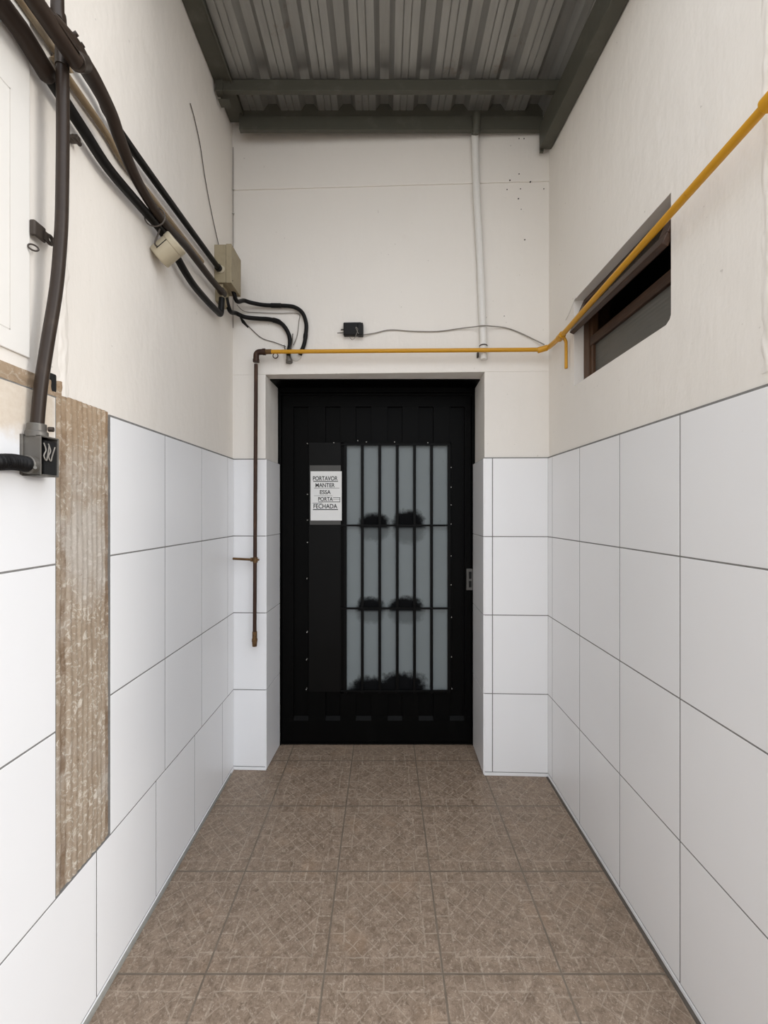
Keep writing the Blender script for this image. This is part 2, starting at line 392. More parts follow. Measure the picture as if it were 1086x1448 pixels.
up = [1.2407, 1.5525, 1.866, 2.175, DL]; upn = [-2.3, -1.2, -.52, -.208, .104, .416, .728, GAP0]
low = [-2.3, -1.6, -1.0, -.68, -.37, -.06, .25, .56, .873, 1.183, 1.4926, 1.797, 2.105, DL]
cl = rowcells(low, 0)
for k in (1, 2, 3): cl += rowcells(up, k) + rowcells(upn, k)
tiles('tile_cladding', wl, fL, cl, M['tile_l'])
bed(wl, fL, [(-2.3, DL, Z0, Z0+TH), (-2.3, GAP0, Z0+TH, ZT+.0005), (GAP1, DL, Z0+TH, ZT+.004)])
ry = [RY0+.001, 1.219-.0, 1.531, 1.844, 2.144, DR+.004]
cr_ = []
for k in range(4): cr_ += rowcells(ry, k)
tiles('tile_cladding', wr, fR, cr_, M['tile']); bed(wr, fR, [(RY0+.001, DR, Z0, ZT+.004)])
def fB(a0, a1, z0, z1, t):
    q = lambda u, n, z: B0 + BU*u + BN*n + Vector((0, 0, z))
    return [q(a0, t, z0), q(a1, t, z0), q(a1, -.003, z0), q(a0, -.003, z0), q(a0, t, z1), q(a1, t, z1), q(a1, -.003, z1), q(a0, -.003, z1)]
uG = bU(onB(696, 800)); cb = []
for k in range(4):
    z = (Z0+k*TH, Z0+(k+1)*TH)
    cb += [(.006, uA+.004, *z), (uB-.003, uG, *z), (uG, UW-.006, *z)]
tiles('tile_cladding', wb, fB, cb, M['tile']); bed(wb, fB, [(.006, uA, Z0, ZT+.003), (uB, UW-.006, Z0, ZT+.003)])
# tiles lining the reveals of the recess
RT = .013
def reveal(side):
    u, s_ = (uA, 1) if side < 0 else (uB, -1)
    q = lambda n, d, z: B0 + BU*(u+s_*d) + BN*n + Vector((0, 0, z))
    m = MB()
    for k in range(4):
        z0, z1 = Z0+k*TH+.0016, Z0+(k+1)*TH-.0016
        if k == 0: z0 = .004
        n0, n1 = .006, -.30
        m.hexa([q(n0, -.004, z0), q(n0, RT*.55, z0), q(n1, RT, z0), q(n1, -.004, z0), q(n0, -.004, z1), q(n0, RT*.55, z1), q(n1, RT, z1), q(n1, -.004, z1)])
    m.build('reveal_tiles', M['tile'], wb, bevel=.0012, seg=1)
    m = MB(); m.hexa([q(.004, -.004, .004), q(.004, RT*.55-.002, .004), q(-.30, RT-.002, .004), q(-.30, -.004, .004),
                      q(.004, -.004, ZT), q(.004, RT*.55-.002, ZT), q(-.30, RT-.002, ZT), q(-.30, -.004, ZT)])
    m.build('grout', M['grout'], wb)
reveal(-1); reveal(1)

# drill holes and nail holes in the end wall's paint
for (x, y, r) in [(734, 196, .004), (741, 196, .004), (721, 255, .005), (734, 246, .004), (750, 257, .005), (717, 268, .004), (736, 267, .004), (769, 267, .004), (733, 281, .005), (737, 296, .003), (742, 339, .005), (713, 447, .003)]:
    p = onB(x, y, .0005 if y > 264 else .0055); m = MB(); m.cyl(p-BN*.003, p+BN*.0008, r*.75, 10); m.build('drill_hole', M['void'], wb)
m = MB(); pts = [onB(340, 449, .001), onB(344, 455, .001), onB(351, 463, .001)]
m.tube([p for p in pts], [.004, .009, .004], 6); m.build('plaster_crack', M['void'], wb)

# skirtings and floor joints
m = MB(); m.box((XL-.004, -2.3, -.002), (XL+.010, DL, Z0-.002)); put(m.build('baseboard_left', M['tile'], bevel=.002), 'low white tile strip at the foot of the left wall', 'skirting', kind='structure')
m = MB(); m.hexa([(XL-.002, -2.3, -.004), (XL+.030, -2.3, -.004), (XL+.014, DL-.05, -.004), (XL-.002, DL-.05, -.004), (XL-.002, -2.3, .0185), (XL+.013, -2.3, .0185), (XL+.0105, DL-.05, .012), (XL-.002, DL-.05, .012)])
put(m.build('trim_1', M['fillet']), 'grey cement fillet along the foot of the left wall', 'trim', kind='structure')
m = MB(); m.box((XR-.010, RY0+.002, .003), (XR+.004, DR, Z0-.002)); put(m.build('baseboard_right', M['tile'], bevel=.0015), 'low white tile strip at the foot of the right wall', 'skirting', kind='structure')
m = MB(); m.box((XR-.020, RY0+.002, -.004), (XR+.004, DR, .0025)); put(m.build('trim_2', M['joint']), 'dark dirty joint between the right wall and the floor', 'trim', kind='structure')
m = MB(); m.ubox(.01, uA+.006, -.003, .010, .001, Z0-.002); m.ubox(uB-.003, UW-.01, -.003, .010, .001, Z0-.002)
put(m.build('baseboard_back', M['tile'], bevel=.0015), 'low white tile strips at the foot of the two door piers', 'skirting', kind='structure')

# strip of missing tiles on the left wall: bare mortar with trowel ridges
def relief(y0, y1, z0, z1, f, ny, nz, name, mat, par):
    m = MB(); g = [[m.bm.verts.new((XL+f(y0+(y1-y0)*i/ny, z0+(z1-z0)*j/nz), y0+(y1-y0)*i/ny, z0+(z1-z0)*j/nz)) for i in range(ny+1)] for j in range(nz+1)]
    back = []
    for j in range(nz):
        for i in range(ny): m.vface([g[j][i], g[j][i+1], g[j+1][i+1], g[j+1][i]])
    return m.build(name, mat, par, smooth=True)
def mh(y, z):
    t = (y-GAP0)/(GAP1-GAP0); n = noise.noise(Vector((y*60, z*9, 3)))*.0016 + noise.noise(Vector((y*180, z*120, 9)))*.0012
    d = .0035 + n + .0012*math.sin(y*330 + 2*noise.noise(Vector((0, z*6, 1))))
    if .10 < t < .22: d -= .003
    if t > .93: d -= .003
    return max(.0004, d)
relief(GAP0, GAP1, Z0+TH+.001, ZT+.012, mh, 60, 300, 'bare_mortar', M['mortar'], wl)
# ragged mortar edge below the plaster, at the top of the tiles on the near left
def me_(y, z):
    t = (z-ZT)/.055; e = .5+.5*noise.noise(Vector((y*22, 5, 1)))
    return max(-.002, .004 + .003*noise.noise(Vector((y*40, z*60, 2))) - (.008 if t > .55+.4*e else 0))
relief(-1.0, 1.06, ZT+.002, ZT+.055, me_, 160, 16, 'mortar_edge', M['mortar'], wl)
# rough seam in the plaster above the strip
def se_(y, z):
    t = abs((y-1.070)/.020); return max(-.003, .0045*(1-t*t) + .003*noise.noise(Vector((y*90, z*30, 4))) - .0015)
relief(1.046, 1.094, ZT+.01, 2.12, se_, 16, 120, 'plaster_seam', M['plaster_l'], wl)
m = MB(); p = onL(77, 541, .0045); m.box((XL-.004, p.y-.010, p.z-.026), (XL+.0052, p.y+.008, p.z+.022)); m.build('broken_hole', M['void'], wl, bevel=.004)

def sr_(y, z):
    t = abs((y-.948)/.016); return -(.0018*(1-t*t) + .0020*noise.noise(Vector((y*80, z*26, 7))))
def reliefR():
    global XL
    k = XL; XL = XR; o = relief(.932, .964, 1.72, 2.75, sr_, 14, 160, 'plaster_seam', M['plaster_r'], wr); XL = k; return o
reliefR()

# ceiling: ribbed galvanised sheet
m = MB(); RP = .195; prof = []
zl, zh = 3.497, 3.531
x = -.095-RP*4
while x < 1.0:
    c = x
    prof += [(c-.052, zl), (c-.020, zl), (c-.017, zl+.004), (c-.013, zl), (c+.013, zl), (c+.017, zl+.004), (c+.020, zl), (c+.052, zl), (c+.0755, zh), (c+.1195, zh)]
    x += RP
prof = [(a, b) for a, b in prof if -.815 < a < .872]
prof = [(-.820, prof[0][1])] + prof + [(.874, prof[-1][1])]
ys = [1.02 + i*(2.34-1.02)/12 for i in range(13)]
g1 = [[m.bm.verts.new((a, y, b)) for a, b in prof] for y in ys]
g2 = [[m.bm.verts.new((a, y, b+.0012)) for a, b in prof] for y in ys]
for G_ in (g1, g2):
    for r0, r1 in zip(G_, G_[1:]):
        for i in range(len(prof)-1): m.vface([r0[i], r0[i+1], r1[i+1], r1[i]])
for r0, r1 in ((g1[0], g2[0]), (g1[-1], g2[-1])):
    for i in range(len(prof)-1): m.vface([r0[i], r0[i+1], r1[i+1], r1[i]])
put(m.build('ceiling', M['zinc']), 'ribbed galvanised metal roof sheet over the passage', 'roof', kind='structure')

# room behind the window
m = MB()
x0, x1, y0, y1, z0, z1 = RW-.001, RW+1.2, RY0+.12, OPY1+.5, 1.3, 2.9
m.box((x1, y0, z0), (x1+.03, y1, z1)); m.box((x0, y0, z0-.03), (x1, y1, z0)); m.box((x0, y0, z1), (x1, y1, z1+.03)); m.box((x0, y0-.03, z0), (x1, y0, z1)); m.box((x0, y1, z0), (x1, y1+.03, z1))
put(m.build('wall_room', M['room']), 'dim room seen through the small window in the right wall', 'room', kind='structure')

# ------------------------------------------------------------------ window
win = thing('window_1', (XR+.05, (OPY0+OPY1)/2, OPZ0), 'small brown wooden window in the right wall, upper sash propped open', 'window', kind='structure')
FX = XR+.044; FT = .045
m = MB()
m.box((FX, OPY1-.050, OPZ0), (FX+FT, OPY1, OPZ1)); m.box((FX, OPY0, OPZ0), (FX+FT, OPY0+.05, OPZ1))
m.box((FX, OPY0+.05, OPZ0), (FX+FT, OPY1-.05, OPZ0+.03)); m.box((FX, OPY0+.05, OPZ1-.025), (FX+FT, OPY1-.05, OPZ1))
m.build('window_frame', M['wood_v'], win, bevel=.003)
m = MB(); m.box((FX+.004, OPY0+.05, 2.142), (FX+FT-.002, OPY1-.05, 2.184)); m.build('window_rail', M['wood'], win, bevel=.003)
m = MB(); m.box((FX+.006, OPY1-.075, OPZ0+.03), (FX+.032, OPY1-.05, 2.142)); m.box((FX+.006, OPY1-.072, 2.184), (FX+.032, OPY1-.05, OPZ1-.025))
m.build('glazing_bead', M['wood_v'], win, bevel=.002)
m = MB(); m.box((FX+.018, OPY0+.045, OPZ0+.025), (FX+.023, OPY1-.06, 2.145)); m.build('lower_pane', M['ribbed'], win)
m = MB(); m.box((FX+.036, OPY0+.045, 2.18), (FX+.040, OPY1-.06, 2.196)); m.build('fixed_pane', M['ribbed'], win)
m = MB()
for a_, b_ in (((FX+FT, OPY0, OPZ1-.006), (RW+.002, OPY1, OPZ1)), ((FX+FT, OPY0, OPZ0), (RW+.002, OPY1, OPZ0+.006)), ((FX+FT, OPY0, OPZ0), (RW+.002, OPY0+.006, OPZ1)), ((FX+FT, OPY1-.006, OPZ0), (RW+.002, OPY1, OPZ1))): m.box(a_, b_)
m.build('dark_lining', M['wood'], win)  # dark lining added over the plaster reveal so its depth reads dark
# awning sash, hinged at the top and swung out into the passage
hx, hz = FX+.018, OPZ1-.010; sl = .165; ang = math.radians(24)
dn = Vector((-math.sin(ang), 0, -math.cos(ang))); ox = Vector((-math.cos(ang), 0, math.sin(ang))); ey = Vector((0, 1, 0))
ya, yb = OPY0+.004, OPY1-.008
hp = Vector((hx, 0, hz))
def sbox(m, y0, y1, d0, d1, t=.011): return m.obox(hp + ey*((y0+y1)/2) + dn*((d0+d1)/2) + ox*t, ey, dn, ox, (y1-y0)/2, (d1-d0)/2, t)
m = MB(); sbox(m, ya, yb, 0, .035); sbox(m, ya, yb, sl-.04, sl); sbox(m, ya, ya+.045, .035, sl-.04); sbox(m, yb-.045, yb, .035, sl-.04)
sash = m.build('awning_sash', M['wood'], win, bevel=.003)
m = MB(); sbox(m, ya+.04, yb-.04, .03, sl-.035, .002); m.build('sash_pane', M['glass'], win)
m = MB(); p = hp + ey*(yb-.018) + dn*(sl-.02); m.cyl(p-ox*.003, p+ox*.0005, .004, 10); m.build('screw', M['screw'], win)

# ------------------------------------------------------------------ door
dp = lambda x, y, d=0.0: onY(x, y, DOORY-d)
door = thing('door_1', (dp(532, 1050).x, DOORY, 0), 'black steel door with a barred frosted glass light and ribbed panels', 'door', kind='structure')
def dbox(m, x0, y0, x1, y1, d0, d1):            # rectangle given at the leaf's face, thickness from d0 to d1 out of the leaf
    a = onY(x0, y1, DOORY); b = onY(x1, y0, DOORY)
    return m.box((a.x, DOORY-d1, max(a.z, .004)), (b.x, DOORY-d0, b.z))
# frame: jambs, and the deep black header under the lintel
m = MB(); jl, jr = dp(398, 0).x, dp(667, 0).x
m.box((dp(386, 0).x, DOORY-.010, .003), (jl, DOORY+.07, 2.14)); m.box((jr, DOORY-.010, .003), (dp(680, 0).x, DOORY+.07, 2.14))
m.box((dp(386, 0).x-.012, 2.335, ZL-.006), (dp(680, 0).x+.006, DOORY+.07, ZL+.004))
m.box((jl, DOORY-.028, 2.112), (jr, DOORY+.07, ZL)); m.box((jl, DOORY-.010, 2.098), (jr, DOORY+.07, 2.112))
m.build('door_frame', M['black'], door, bevel=.002)
m = MB(); dbox(m, 399, 558, 666, 1049, -.055, -.016)
m2 = m
RZ0, RZ1 = 575, 1014
TOPY, BOTY = 626, 980
for (a, b) in ((399, 415), (436, 460), (657, 666)): dbox(m, a, RZ0, b, RZ1, -.016, 0)
for (a, b) in ((481, 503), (525, 548), (569, 592), (613, 636)):
    dbox(m, a, RZ0, b, TOPY, -.016, 0); dbox(m, a, BOTY, b, RZ1, -.016, 0)
dbox(m, 399, 558, 666, RZ0, -.016, 0); dbox(m, 399, RZ1+5, 666, 1049, -.016, 0)
for (a, b) in ((399, 415), (436, 460), (481, 503), (525, 548), (569, 592), (613, 636), (657, 666)): dbox(m, a, RZ1, b, RZ1+5, -.016, 0)
for (a, b) in ((415, 436), (460, 481), (503, 525), (548, 569), (592, 613), (636, 657)):   # sloping sills of the channels
    p = onY(a, RZ1, DOORY); q = onY(b, RZ1+5, DOORY)
    m.hexa([(p.x, DOORY, q.z), (q.x, DOORY, q.z), (q.x, DOORY+.016, q.z), (p.x, DOORY+.016, q.z), (p.x, DOORY+.001, q.z+.001), (q.x, DOORY+.001, q.z+.001), (q.x, DOORY+.016, p.z), (p.x, DOORY+.016, p.z)])
m.build('door_leaf', M['black'], door, bevel=.0016)
m = MB(); dbox(m, 437, TOPY, 484, BOTY-2, -.002, .004); m.build('cover_plate', M['blackplate'], door, bevel=.001)
m = MB()                                         # glazing frame round the glass
dbox(m, 482, TOPY, 487, BOTY, -.016, .008); dbox(m, 634, TOPY, 638, BOTY, -.016, .008); dbox(m, 482, TOPY-1, 638, 629, -.016, .008); dbox(m, 482, 977, 638, 981, -.016, .008)
m.build('glazing_frame', M['black'], door, bevel=.001)
m = MB(); dbox(m, 485, 627, 636, 979, -.012, -.006); m.build('glass_pane', M['frosted'], door)
for x in (488.5, 512.5, 537, 561.7, 586, 610, 634.5):
    p = onY(x, 627, DOORY); q = onY(x, 979, DOORY); m = MB(); m.box((p.x-.0082, DOORY-.016, q.z), (p.x+.0082, DOORY-.003, p.z)); m.build('bar', M['bar'], door, bevel=.001)
for y in (628.5, 743, 860.5, 977.5):
    p = onY(482, y, DOORY-.02); q = onY(637, y, DOORY-.02); m = MB(); m.box((p.x, DOORY-.020, p.z-.0055), (q.x, DOORY-.012, p.z+.0055)); m.build('cross_bar', M['bar'], door, bevel=.001)
for (x, y) in [(434.5, 627), (434.5, 699), (434.5, 735.5), (434.5, 767), (434, 818), (434, 894), (433.5, 933), (433, 975), (638, 661), (638, 689), (638, 714), (638, 741), (638, 786), (638, 827), (638.5, 873), (638.5, 929), (639, 974),
               (472, 626), (506, 623), (518, 625), (558, 625), (605, 626)]:
    p = onY(x, y, DOORY-.009); m = MB(); m.cyl(p+Vector((0, .024, 0)), p-Vector((0, .001, 0)), .0028, 8); m.build('screw', M['screw'], door)
m = MB(); dbox(m, 659, 804, 668, 834, -.004, .013)
lock = m.build('lock_plate', M['chrome'], door, bevel=.0015)
m = MB(); dbox(m, 662.5, 808, 666, 818, .012, .016); dbox(m, 662.5, 821, 666, 830, .012, .015); m.build('keyhole', M['void'], lock)
m = MB(); dbox(m, 391, 1049.5, 674, 1052, -.05, .004); m.build('threshold', M['black'], door)
m = MB(); m.box((-.75, DOORY+.075, 0), (.70, DOORY+.10, 2.2)); m.build('light_block_sheet', M['void'], door)  # unseen sheet added behind the door to stop light leaking round it

# paper notice taped to the door
SY = DOORY-.008
sp = lambda x, y: onY(x, y, SY)
sign = thing('paper_sign', (sp(461, 737).x, SY, sp(461, 737).z), 'white printed paper notice taped on the black door left of the glass', 'sign')
a, b = sp(438, 742), sp(483, 658)
m = MB(); m.box((a.x, SY+.0005, a.z), (b.x, SY+.006, b.z)); m.build('tape_backing', M['tape'], sign)
a, b = sp(439.2, 736), sp(483.2, 666.5)
m = MB(); m.box((a.x, SY-.0012, a.z), (b.x, SY+.0006, b.z)); pap = m.build('paper', M['paper'], sign)
def text(s_, x0, x1, yb, ht):
    cu = bpy.data.curves.new('lettering', 'FONT'); cu.body = s_; cu.extrude = .0; cu.offset = .018
    t = bpy.data.objects.new('tmp', cu); COL.objects.link(t)
    bpy.context.view_layer.update()
    me = bpy.data.meshes.new_from_object(t.evaluated_get(bpy.context.evaluated_depsgraph_get())); bpy.data.objects.remove(t)
    xs = [v.co.x for v in me.vertices]; ys = [v.co.y for v in me.vertices]
    p, q = sp(x0, yb), sp(x1, yb); kx = (q.x-p.x)/(max(xs)-min(xs)); ky = ht*SY/F/(max(ys)-min(ys)); mx = min(xs); my = min(ys)
    for v in me.vertices: v.co = ((v.co.x-mx)*kx + p.x, SY-.0016, (v.co.y-my)*ky + p.z)
    o = bpy.data.objects.new('lettering', me); COL.objects.link(o); me.materials.append(M['ink']); o.parent = sign; o.matrix_parent_inverse = Matrix.Translation(-sign.location)
for (s_, x0, x1, y, h_) in [('PORTAVOR', 442.6, 477.5, 679.6, 6.2), ('MANTER', 446.2, 473.4, 689.0, 5.8), ('ESSA', 452.4, 467.8, 698.8, 5.8), ('PORTA', 450, 470.8, 708.6, 5.8), ('FECHADA', 443.4, 477, 719.0, 6.4)]: text(s_, x0, x1, y, h_)
m = MB()
for (x0, x1, y, hh) in [(443, 478, 680.8, .5), (444, 480, 690.2, .25), (444, 470, 701, .2), (450, 481, 709.8, .4), (442.5, 478, 720.6, .6), (442, 456, 711.4, .3), (471, 481, 703.6, .3), (471, 481, 706, .25)]:
    p, q = sp(x0, y+hh), sp(x1, y-hh); m.box((p.x, SY-.0015, p.z), (q.x, SY-.0011, q.z))
p, q = sp(480.4, 709.8), sp(481, 703.4); m.box((p.x, SY-.0015, p.z), (q.x, SY-.0011, q.z))
m.build('ruled_line', M['ink'], sign)

# ------------------------------------------------------------------ roof beams
def purlin(Y, y0, y1, x0, x1, label, dep=.05):
    p, q = onY(x0, y1, Y), onY(x1, y0, Y)
    t = thing('roof_beam', ((p.x+q.x)/2, Y, p.z), label, 'beam')
    m = MB(); m.box((p.x, Y, p.z+.010), (q.x, Y+.003, q.z)); m.box((p.x, Y, q.z-.003), (q.x, Y+dep, q.z)); m.box((p.x, Y-.0015, p.z), (q.x, Y+dep, p.z+.012))
    m.build('channel', M['beam'], t, bevel=.001); return t, p, q
t, p, q = purlin(2.01, 112, 128, 307, 803, 'olive grey steel cross beam nearest the viewer under the metal roof', .022)
m = MB(); m.box((p.x-.008, 2.004, p.z-.004), (p.x+.028, 2.040, q.z+.006)); m.build('end_cap', M['beam'], t, bevel=.002)
m = MB(); m.box((p.x-.004, 2.03, p.z-.025), (p.x+.05, 2.07, p.z-.019)); m.build('bracket', M['beam'], t, bevel=.001)
t, p, q = purlin(2.165, 163.5, 183.5, 338, 768, 'olive grey steel cross beam along the top of the end wall', .020)
m = MB(); m.box((p.x, 2.172, q.z-.002), (q.x, 2.180, 3.534)); m.build('rib_filler', M['beam'], t)  # added filler, hides the pale wall so the rib openings read dark
t = thing('roof_beam', (XL+.045, 1.7, 3.487), 'olive grey steel channel along the top of the left wall', 'beam')
m = MB(); m.box((XL+.002, 1.02, 3.484), (XL+.092, 2.225, 3.492)); m.box((XL+.086, 1.02, 3.470), (XL+.092, 2.225, 3.60)); m.box((XL+.002, 1.02, 3.492), (XL+.008, 2.225, 3.60)); m.build('channel', M['beam'], t, bevel=.001)
t = thing('roof_beam', (XR-.033, 1.7, 3.25), 'olive grey steel tube sloping along the top of the right wall', 'beam')
m = MB(); xa, xb = XR-.066, XR-.004
zb = lambda y: 3.220 + (y-1.478)*.10
ya_, yb_ = 1.02, 2.165
m.hexa([(xa, ya_, zb(ya_)), (xb, ya_, zb(ya_)), (xb, yb_, zb(yb_)), (xa, yb_, zb(yb_)), (xa, ya_, zb(ya_)+.126), (xb, ya_, zb(ya_)+.126), (xb, yb_, zb(yb_)+.126), (xa, yb_, zb(yb_)+.126)])
m.build('tube', M['beam'], t, bevel=.003)
m = MB(); m.box((xa+.004, yb_-.002, zb(yb_)-.012), (xa+.022, yb_+.012, zb(yb_)+.10)); m.build('end_plate', M['beam'], t, bevel=.001)

# ------------------------------------------------------------------ conduits on the left wall
def near(P, Y):                                   # continue a run towards the viewer, out of frame
    a, b = P[0], P[1]; return [Vector((a.x, Y, a.z))] + P
# thick low run
A1 = near([onL(28, 41, .029), onL(53, 82, .029), onL(68, 107, .028)], -.6)
A2 = [onL(66, 104, .028), onL(116, 181, .028), onL(154, 239, .028), onL(199, 292, .028), onL(228, 326, .028), onL(248, 360, .028), onL(262, 385, .032), onL(276, 406, .030), onL(295, 428, .028)]
A3 = [onL(312, 445.5, .028)]
tA = thing('conduit', A2[2], 'thick dark brown conduit, lowest of the runs along the left wall', 'pipe')
m = MB(); m.tube(A1 + [A1[-1]+Vector((0, .004, 0))], [.0205]*(len(A1)-1) + [.0205, .017], 20); m.build('thick_pipe', M['conduit'], tA, smooth=True)
e = A3[0]; up_ = Vector((e.x+.004, e.y+.006, e.z+.085))
m = MB(); m.tube(spline(A2, 6)[:-1] + fillet([A2[-1], e, up_], .022), .0145, 16); m.build('pipe', M['blackpipe'], tA, smooth=True)
p = onL(108, 194, .020); m = MB(); m.box((XL+.001, p.y-.006, p.z-.012), (XL+.026, p.y+.008, p.z+.004)); m.cyl(p+Vector((.0, -.014, -.008)), p+Vector((.0, .014, -.008)), .006, 10); m.build('saddle_clip', M['dark_metal'], tA, bevel=.002)
# thick upper run, in front of the riser
Bp = near([onL(x, y, o) for x, y, o in [(48, 0, .104), (65, 21, .104), (86, 44, .104), (105, 66, .102), (117, 87, .097), (133, 113, .091), (156, 159, .078), (169, 196, .070), (186, 239, .060), (202, 270, .054), (219, 297, .050), (239, 323, .047), (262, 347, .040), (282, 373, .036), (298, 394, .034), (313, 412, .033)]], -.6)
tB = thing('conduit', Bp[6], 'black conduit with a bolted coupling, foremost of the runs along the left wall', 'pipe')
L_ = spline(Bp, 6); rr = [(.0185 if p.y < 1.02 else max(.0145, .0185-(p.y-1.02)*.010)) for p in L_]
m = MB(); m.tube(L_, rr, 18); m.build('pipe', M['conduit'], tB, smooth=True)
k = [i for i, p in enumerate(L_) if .955 < p.y < 1.01]; m = MB(); m.tube([L_[k[0]], L_[k[-1]]], 0.0210, 18); m.build('coupling', M['dark_metal'], tB, bevel=.002, smooth=True)
for (x, y) in ((107.5, 48), (116.5, 64)):
    p = onX(x, y, XL+.116); m = MB(); m.cyl(p-Vector((.012, 0, .008)), p+Vector((.003, 0, .002)), .0052, 10); m.build('bolt', M['dark_metal'], tB, bevel=.001)
p = Bp[-1]; d = (Bp[-1]-Bp[-2]).normalized(); m = MB(); m.tube([p-d*.012, p+d*.03], .0175, 16); m.build('connector', M['dark_metal'], tB, bevel=.002, smooth=True)
p = onL(219, 305, .046); d = (Bp[11]-Bp[10]).normalized()
tz = thing('cable_tie', p, 'thin dark tie looped round two conduits near the round beige box', 'tie')
m = MB(); m.ring(p+Vector((0, 0, -.004)), d, .034, .0022); o = m.build('loop', M['wire_dark'], tz, smooth=True)
# straight upper run into the beige box
c0, c1 = onL(172, 190, .025), onL(309, 379, .024)
Cp = [Vector((c0.x, -.6, c0.z+.035)), Vector((c0.x, 1.0, c0.z+.030)), c0, c1]
tC = thing('conduit', c0, 'straight black conduit running into the side of the beige box', 'pipe')
m = MB(); m.tube(spline(Cp, 8), .0125, 16); m.build('pipe', M['blackpipe'], tC, smooth=True)
d = (c1-c0).normalized(); m = MB(); m.tube([c1-d*.012, c1+d*.010], .0165, 16); m.build('locknut', M['blackpipe'], tC, bevel=.002)
# tan run against the wall
Dp = near([onL(x, y, .013) for x, y in [(33, 6), (76, 80), (109, 129), (149, 187), (172, 226), (196, 256), (215, 279), (240, 312), (262, 340), (286, 370)]], -.6)
tD = thing('conduit', Dp[3], 'thin tan conduit lying against the left wall behind the dark runs', 'pipe')
m = MB(); m.tube(spline(Dp, 5), .0095, 12); m.build('pipe', M['tan'], tD, smooth=True)
# vertical riser and its box
Ep = [onL(x, y, o) for x, y, o in [(81, -10, .066), (84, 20, .066), (87, 60, .066), (88.5, 100, .066), (89, 180, .066), (88.5, 240, .066), (87.5, 300, .064), (85.5, 343, .060), (79.5, 409, .052), (67, 486, .040), (57.5, 549, .034), (52, 608, .029)]]
Ep = [Vector((Ep[0].x, Ep[0].y-.002, 3.3))] + Ep
tE = thing('conduit', Ep[-1], 'dark brown vertical conduit dropping into the open grey box on the left wall', 'pipe')
m = MB(); m.tube(spline(Ep, 7), .0132, 18); m.build('pipe', M['conduit'], tE, smooth=True)
p = onL(88, 88, .066); m = MB(); m.tube([p+Vector((0, 0, -.012)), p+Vector((0, 0, .030))], .0142, 18); m.build('joint', M['dark_metal'], tE, smooth=True)

bx0, bx1, by0, by1, bz0, bz1 = XL+.008, XL+.052, .936, .990, 1.482, 1.574
tF = thing('conduit_box', (XL+.03, .962, bz0), 'open grey cast conduit box under the vertical conduit on the left wall', 'junction box')
m = MB(); th = .004
m.box((bx0, by0, bz0), (bx0+th, by1, bz1)); m.box((bx0, by0, bz0), (bx1, by0+th, bz1)); m.box((bx0, by1-th, bz0), (bx1, by1, bz1)); m.box((bx0, by0, bz0), (bx1, by1, bz0+th)); m.box((bx0, by0, bz1-th), (bx1, by1, bz1))
m.build('body', M['cast_grey'], tF, bevel=.0015)
m = MB(); m.box((bx0-.006, by0-.004, bz0+.002), (bx0+.006, by0+.02, bz1+.002)); m.build('mounting_flange', M['cast_grey'], tF, bevel=.0015)
m = MB(); m.box((bx1-.010, by0+.016, bz0+.003), (bx1-.004, by1-.003, bz1-.010)); m.build('shade_plate', M['void'], tF, bevel=.001)  # black plate standing in for the shaded inside of the open box
q = Ep[-1]; m = MB(); m.tube([(q.x, q.y, bz1-.004), (q.x, q.y, bz1+.010), (q.x, q.y, bz1+.0102), (q.x, q.y, bz1+.028)], [.0215, .0215, .0185, .0185], 18); m.build('top_hub', M['cast_grey'], tF, bevel=.0015, smooth=True)
m = MB(); pp = Vector((q.x+.017, q.y+.012, bz1+.018)); m.cyl(pp, pp+Vector((.010, .003, 0)), .006, 10); m.build('hub_screw', M['dark_metal'], tF, bevel=.001)
hc = Vector((XL+.031, by0, bz0+.024)); m = MB(); m.tube([hc+Vector((0, .002, 0)), hc+Vector((0, -.014, 0))], .0205, 18); m.build('side_hub', M['cast_grey'], tF, bevel=.002, smooth=True)
m = MB(); pp = onX(48.5, 661.5, hc.x+.014); m.cyl(pp+Vector((-.004, 0, 0)), pp+Vector((.007, -.006, 0)), .0035, 10); m.build('hub_screw', M['chrome'], tF)
for ph in range(2):
    base = Vector((bx1-.003, by0+.012+.013*ph, bz1-.016)); m = MB()
    m.tube(spline([base, base+Vector((.002, .004, -.016)), base+Vector((.003, -.003, -.030)), base+Vector((.002, .005, -.040)), base+Vector((.001, .010, -.028)), base+Vector((.002, .013+.004*ph, -.006))], 5), .0014, 6); m.build('wire', M['wire_grey'], tF, smooth=True)
# corrugated hose leaving the box towards the viewer
hp_ = [hc+Vector((0, -.013, 0)), hc+Vector((0, -.045, .001)), hc+Vector((-.002, -.085, -.004)), hc+Vector((-.004, -.15, -.012)), hc+Vector((-.006, -.30, -.03)), hc+Vector((-.006, -.60, -.05))]
Lh = spline(hp_, 40); rad = []
acc = 0.0
for i, p in enumerate(Lh):
    if i: acc += (p-Lh[i-1]).length
    rad.append(.0168 + .0011*math.sin(acc*2*math.pi/.0042))
tH = thing('flexible_hose', hc, 'black corrugated hose leaving the grey box to the left', 'hose')
m = MB(); m.tube(Lh, rad, 16); m.build('hose', M['hose'], tH, smooth=True)

